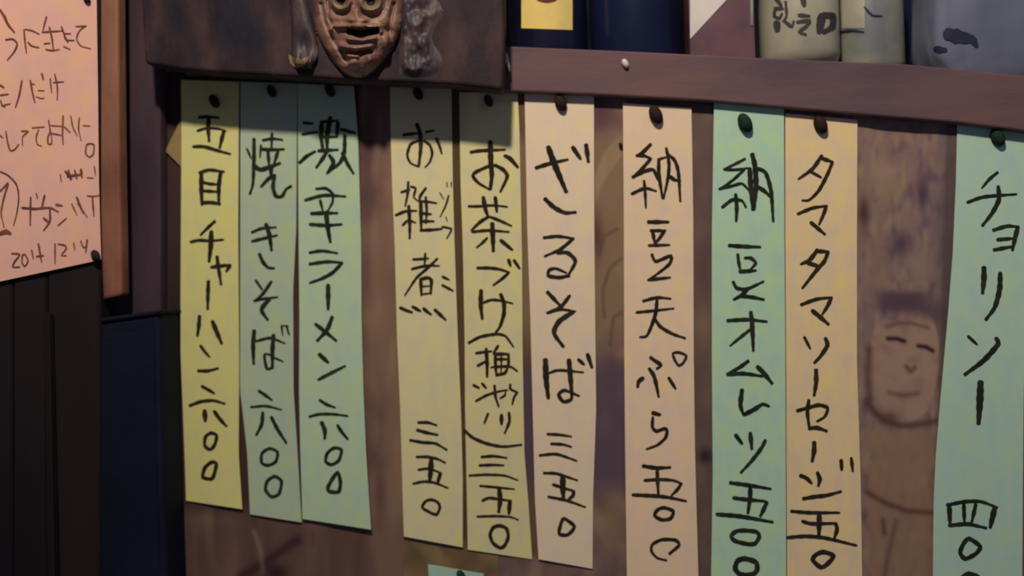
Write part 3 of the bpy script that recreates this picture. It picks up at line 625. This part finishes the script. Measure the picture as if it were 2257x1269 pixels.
for cx, cy, r in ((752, 3, 20), (817, 3, 24)):
    e = decal('eye', [(cx+r*math.cos(a), cy+r*math.sin(a)) for a in [i*math.pi/4 for i in range(8)]], lambda px, py, off=0.0: P(px, py, DP+face_h(px, py)*.001+off), .0006, mask_pale)
    sub(e, face)
    p_ = decal('pupil', [(cx+r*.42*math.cos(a), cy-1+r*.42*math.sin(a)) for a in [i*math.pi/4 for i in range(8)]], fm, .0012, mask_dark)
    sub(p_, face)
sub(decal('mouth_opening', [(766, 65), (798, 69), (832, 63), (834, 72), (815, 77), (798, 79), (775, 77)], fm, .0012, mask_dark), face)
def lobe_h(x, y):
    c = 662 + 10*math.sin((y-20)/60); wd = 20+9*sm(0, 100, y)-10*sm(120, 152, y)
    q = abs(x-c)/wd
    if q > 1 or y > 152: return 0
    v = 11*math.sqrt(max(0, 1-q*q))*sm(154, 138, y) - 7*G(x, y, c, 100, 13, 26)
    return max(.2, v + 2.5*abs(math.sin(x/5.0))*sm(100, 140, y))
ear = adopt(relief('ear', 620, 702, -60, 156, 2.2, lobe_h, hair_mat), mk)
sub(decal('tassel', [(636, 118), (640, 140), (655, 150), (672, 142), (684, 122), (668, 136), (656, 122), (650, 138)], lambda px, py, off=0.0: P(px, py, DP+lobe_h(px, py)*.001+off), .0012, mask_pale), ear)
def hair_h(x, y):
    e = sm(878, 894, x)*sm(968+14*math.sin(y/17), 930, x)*sm(172, 150, y)
    v = e*(6 + 5*noise.noise(Vector((x/22, y/34, 9))) + 1.5*noise.noise(Vector((x/9, y/14, 3))))
    return v if v > .4 else 0
adopt(relief('hair', 866, 985, -190, 176, 2.4, hair_h, hair_mat), mk)
# clip at the right end of the panel
c = prism('hook', [P(1112, 112, .03), P(1118, 118, .03), P(1124, 148, .03), P(1120, 152, .03), P(1114, 136, .03)], .014, white_pin, None, .0006)
recenter(c); tag(c, 'tiny pale metal hook at the left end of the ledge', 'hook')

# ------------------------------------------------------------------ things standing on the ledge
def lathe(name, prof, m, cx, cy, z0, parent=None, K=40):
    vs, fs = [], []
    for (r, h) in prof:
        for i in range(K): vs.append((cx+r*math.cos(2*math.pi*i/K), cy+r*math.sin(2*math.pi*i/K), z0+h))
    n = len(prof)
    for j in range(n-1):
        for i in range(K):
            a = j*K+i; b = j*K+(i+1) % K; fs.append((a, b, b+K, a+K))
    fs.append(tuple(range(K))[::-1]); fs.append(tuple((n-1)*K+i for i in range(K)))
    me = mesh(name, vs, fs); o = link(name, me, m, None, True)
    if parent: adopt(o, parent)
    return o
def ledge_z(wx):
    # height of the sloping ledge top at world x
    best = None
    pts = [P(a, b, DL) for a, b in LEDGE_TOP]
    for p, q in zip(pts, pts[1:]):
        if wx <= q.x or q is pts[-1]:
            return p.z + (q.z-p.z)*(wx-p.x)/(q.x-p.x)
def bottle_frame(xl, xr, yc):
    a, b = P(xl, 60, -yc), P(xr, 60, -yc); return (a.x+b.x)/2, (b.x-a.x)/2
def bottle(xl, xr, yc, kind, m, label, H=.36):
    cx, r = bottle_frame(xl, xr, yc); z0 = ledge_z(cx)+.0005
    root = empty('bottle' if kind != 'jar' else 'jar', (cx, yc, z0)); tag(root, label, 'bottle' if kind != 'jar' else 'jar')
    c = .020 if kind == 'jar' else .004
    if kind == 'jar':
        prof = [(r-c, 0)] + [(r-c+c*math.sin(a), c-c*math.cos(a)) for a in (.3, .7, 1.1, 1.5)] + [(r, .08), (r, .13), (r*.9, .15), (r*.55, .162), (r*.5, .175)]
        lathe('body', prof, m, cx, yc, z0, root); lathe('cap', [(r*.54, .17), (r*.56, .172), (r*.56, .195), (r*.5, .199)], cap_mat, cx, yc, z0, root)
    else:
        prof = [(r-c, 0), (r-.001, c*.6), (r, c*1.5), (r, H*.58), (r*.96, H*.63), (r*.72, H*.71), (r*.42, H*.78), (r*.31, H*.84), (r*.29, H*.95), (r*.33, H*.955), (r*.33, H*.97)]
        lathe('body', prof, m, cx, yc, z0, root); lathe('cap', [(r*.35, H*.96), (r*.36, H*.965), (r*.36, H*1.0), (r*.3, H*1.01)], cap_mat, cx, yc, z0, root)
    return root, cylmap(cx, yc, r), cx, r, z0
def wrap(name, x0, y0, x1, y1, cm, off, m, parent, n=14, sl=0.0):
    vs, fs = [], []
    for j in range(5):
        for i in range(n+1):
            u = i/n; vs.append(cm(x0+(x1-x0)*u, y0+(y1-y0)*j/4+sl*u, off))
    for j in range(4):
        for i in range(n):
            a = j*(n+1)+i; fs.append((a, a+n+1, a+n+2, a+1))
    me = mesh(name, vs, fs); facing(me); o = link(name, me, m, None, True); adopt(o, parent); return o

r1, cm, *_ = bottle(1108, 1294, .050, 'b', black_glass, 'black bottle with a cream yellow label, next to the carved panel')
lab = wrap('label', 1149, -190, 1262, 62, cm, .0006, lab_yellow, r1, sl=4)
s_ = decal('label_seal', [(1205+27*math.cos(a), -8+14*math.sin(a)) for a in [i*math.pi/4 for i in range(8)]], cm, .0012, lab_red)
sub(s_, lab)
r2, cm, *_ = bottle(1300, 1508, .058, 'b', navy_glass, 'plain dark navy bottle left of the maroon and white carton')
# carton with a slanting white field
cx0, cx1 = P(1519, 60, -.01), P(1664, 60, -.01)
ct = empty('carton', ((cx0.x+cx1.x)/2, .05, ledge_z((cx0.x+cx1.x)/2)))
tag(ct, 'maroon drink carton with a slanting white corner, between bottle and jar', 'carton')
zb = ledge_z((cx0.x+cx1.x)/2)+.001
fr = [Vector((cx0.x, .010, zb)), Vector((cx1.x, .010, zb)), Vector((cx1.x, .010, zb+.20)), Vector((cx0.x, .010, zb+.20))]
adopt(prism('body', fr, .072, maroon, None, .002), ct)
gx0, gx1 = cx0.x, cx1.x
gv = [(gx0+.001, .011, zb+.2), (gx1-.001, .011, zb+.2), (gx1-.001, .081, zb+.2), (gx0+.001, .081, zb+.2), (gx0+.001, .045, zb+.235), (gx1-.001, .045, zb+.235), (gx0+.001, .047, zb+.235), (gx1-.001, .047, zb+.235), (gx0+.001, .045, zb+.25), (gx1-.001, .045, zb+.25), (gx0+.001, .047, zb+.25), (gx1-.001, .047, zb+.25)]
gf = [(0, 1, 5, 4), (3, 6, 7, 2), (0, 4, 6, 3), (1, 2, 7, 5), (4, 5, 9, 8), (6, 10, 11, 7), (8, 9, 11, 10), (4, 8, 10, 6), (5, 7, 11, 9)]
adopt(link('gable_top', mesh('gable_top', gv, gf), maroon), ct)
tri = [P(1521, 86, -.0088), P(1608, -8, -.0088), P(1664, -70, -.0088), P(1664, -190, -.0088), P(1521, -190, -.0088)]
me = mesh('white_field', [Vector((p.x, .0093, p.z)) for p in tri], [(0, 1, 2, 3, 4)]); facing(me); adopt(link('white_field', me, carton_white), ct)
me = mesh('side_stripe', [P(1652, -190, -.0092), P(1660, -190, -.0092), P(1660, 55, -.0092), P(1654, 55, -.0092)], [(0, 1, 2, 3)]); facing(me); adopt(link('side_stripe', me, frost), ct)

r3, cm, *_ = bottle(1674, 1846, .046, 'jar', ceramic, 'pale ceramic jar with black brush characters on the ledge')
vs, fs = strokes([(1640, 0, 5.13, [(44, '350,-30 420,60'), (40, '345,95 440,95'), (34, '350,110 340,180 400,205 430,150'), (80, '370,260 375,340'), (60, '660,-40 680,60'), (40, '620,170 740,180'), (30, '470,20 480,180 440,240'), (40, '600,250 740,230 700,300 620,360 700,390'), (90, '880,180 860,290 850,360'), (70, '900,170 1000,180 1000,300 900,360'), (36, '460,240 540,300 560,240')])], cm, .0006)
me = mesh('lettering', vs, fs); facing(me); adopt(link('lettering', me, mat('jar_ink', (62, 54, 58), None, None, 20)), r3)
r4, cm, *_ = bottle(1843, 1988, .070, 'jar', frost, 'cloudy grey-green glass jar right of the ceramic jar')
wrap('label', 1856, -40, 1906, 62, cm, .0006, ceramic, r4, sl=0)
vs, fs = strokes([(1640, 0, 5.13, [(26, '1080,360 1220,345 1350,360'), (22, '1360,80 1450,170 1560,180')])], cm, .0009)
me = mesh('marking', vs, fs); facing(me); adopt(link('marking', me, navy_print), r4)
r5, cm, *_ = bottle(1978, 2066, .140, 'b', navy_glass, 'slim navy bottle squeezed between cloudy jar and grey bag', .30)

# crumpled grey plastic bag at the right end
def bag():
    a, b = P(2066, 60, -.0), P(2420, 60, -.0); cx = (a.x+b.x)/2; hx = (b.x-a.x)/2; zl = min(ledge_z(cx-hx), ledge_z(cx+hx))
    bm = bmesh.new(); bmesh.ops.create_icosphere(bm, subdivisions=5, radius=1)
    for v in bm.verts:
        n = v.co.normalized()
        s = [math.copysign(abs(q)**.55, q) for q in n]
        k = 1+.05*noise.noise(n*2.2)+.02*noise.noise(n*5+Vector((3, 1, 2)))
        x = cx+s[0]*hx*k; z = zl+.105+s[2]*.105*k; y = .045+s[1]*.048*k
        lz = ledge_z(x)
        v.co = Vector((x, y, max(z, lz+.0008)))
    me = bpy.data.meshes.new('bag'); bm.to_mesh(me); bm.free()
    root = empty('plastic_bag', (cx, .045, ledge_z(cx))); tag(root, 'crumpled grey plastic bag with a dark mark at the right end of the ledge', 'bag')
    body = link('bag_body', me, bag_mat, None, True); adopt(body, root)
    # printed mark wraps the front of the bag
    from mathutils.bvhtree import BVHTree
    bvh = BVHTree.FromPolygons([v.co for v in me.vertices], [p.vertices for p in me.polygons])
    def bmf(px, py, off=0.0):
        h = bvh.ray_cast(cam_pos, ray(px, py).normalized())
        if h[0] is None: return P(px, py, 0)
        return h[0] + Vector((0, -off, 0))
    vs, fs = strokes([(1640, 0, 3.658, [(100, '1640,275 1740,300 1830,315'), (50, '1830,300 1870,370'), (50, '1540,400 1620,405')])], bmf, .0012)
    m2 = mesh('printed_mark', vs, fs); facing(m2); adopt(link('printed_mark', m2, navy_print), root)
bag()
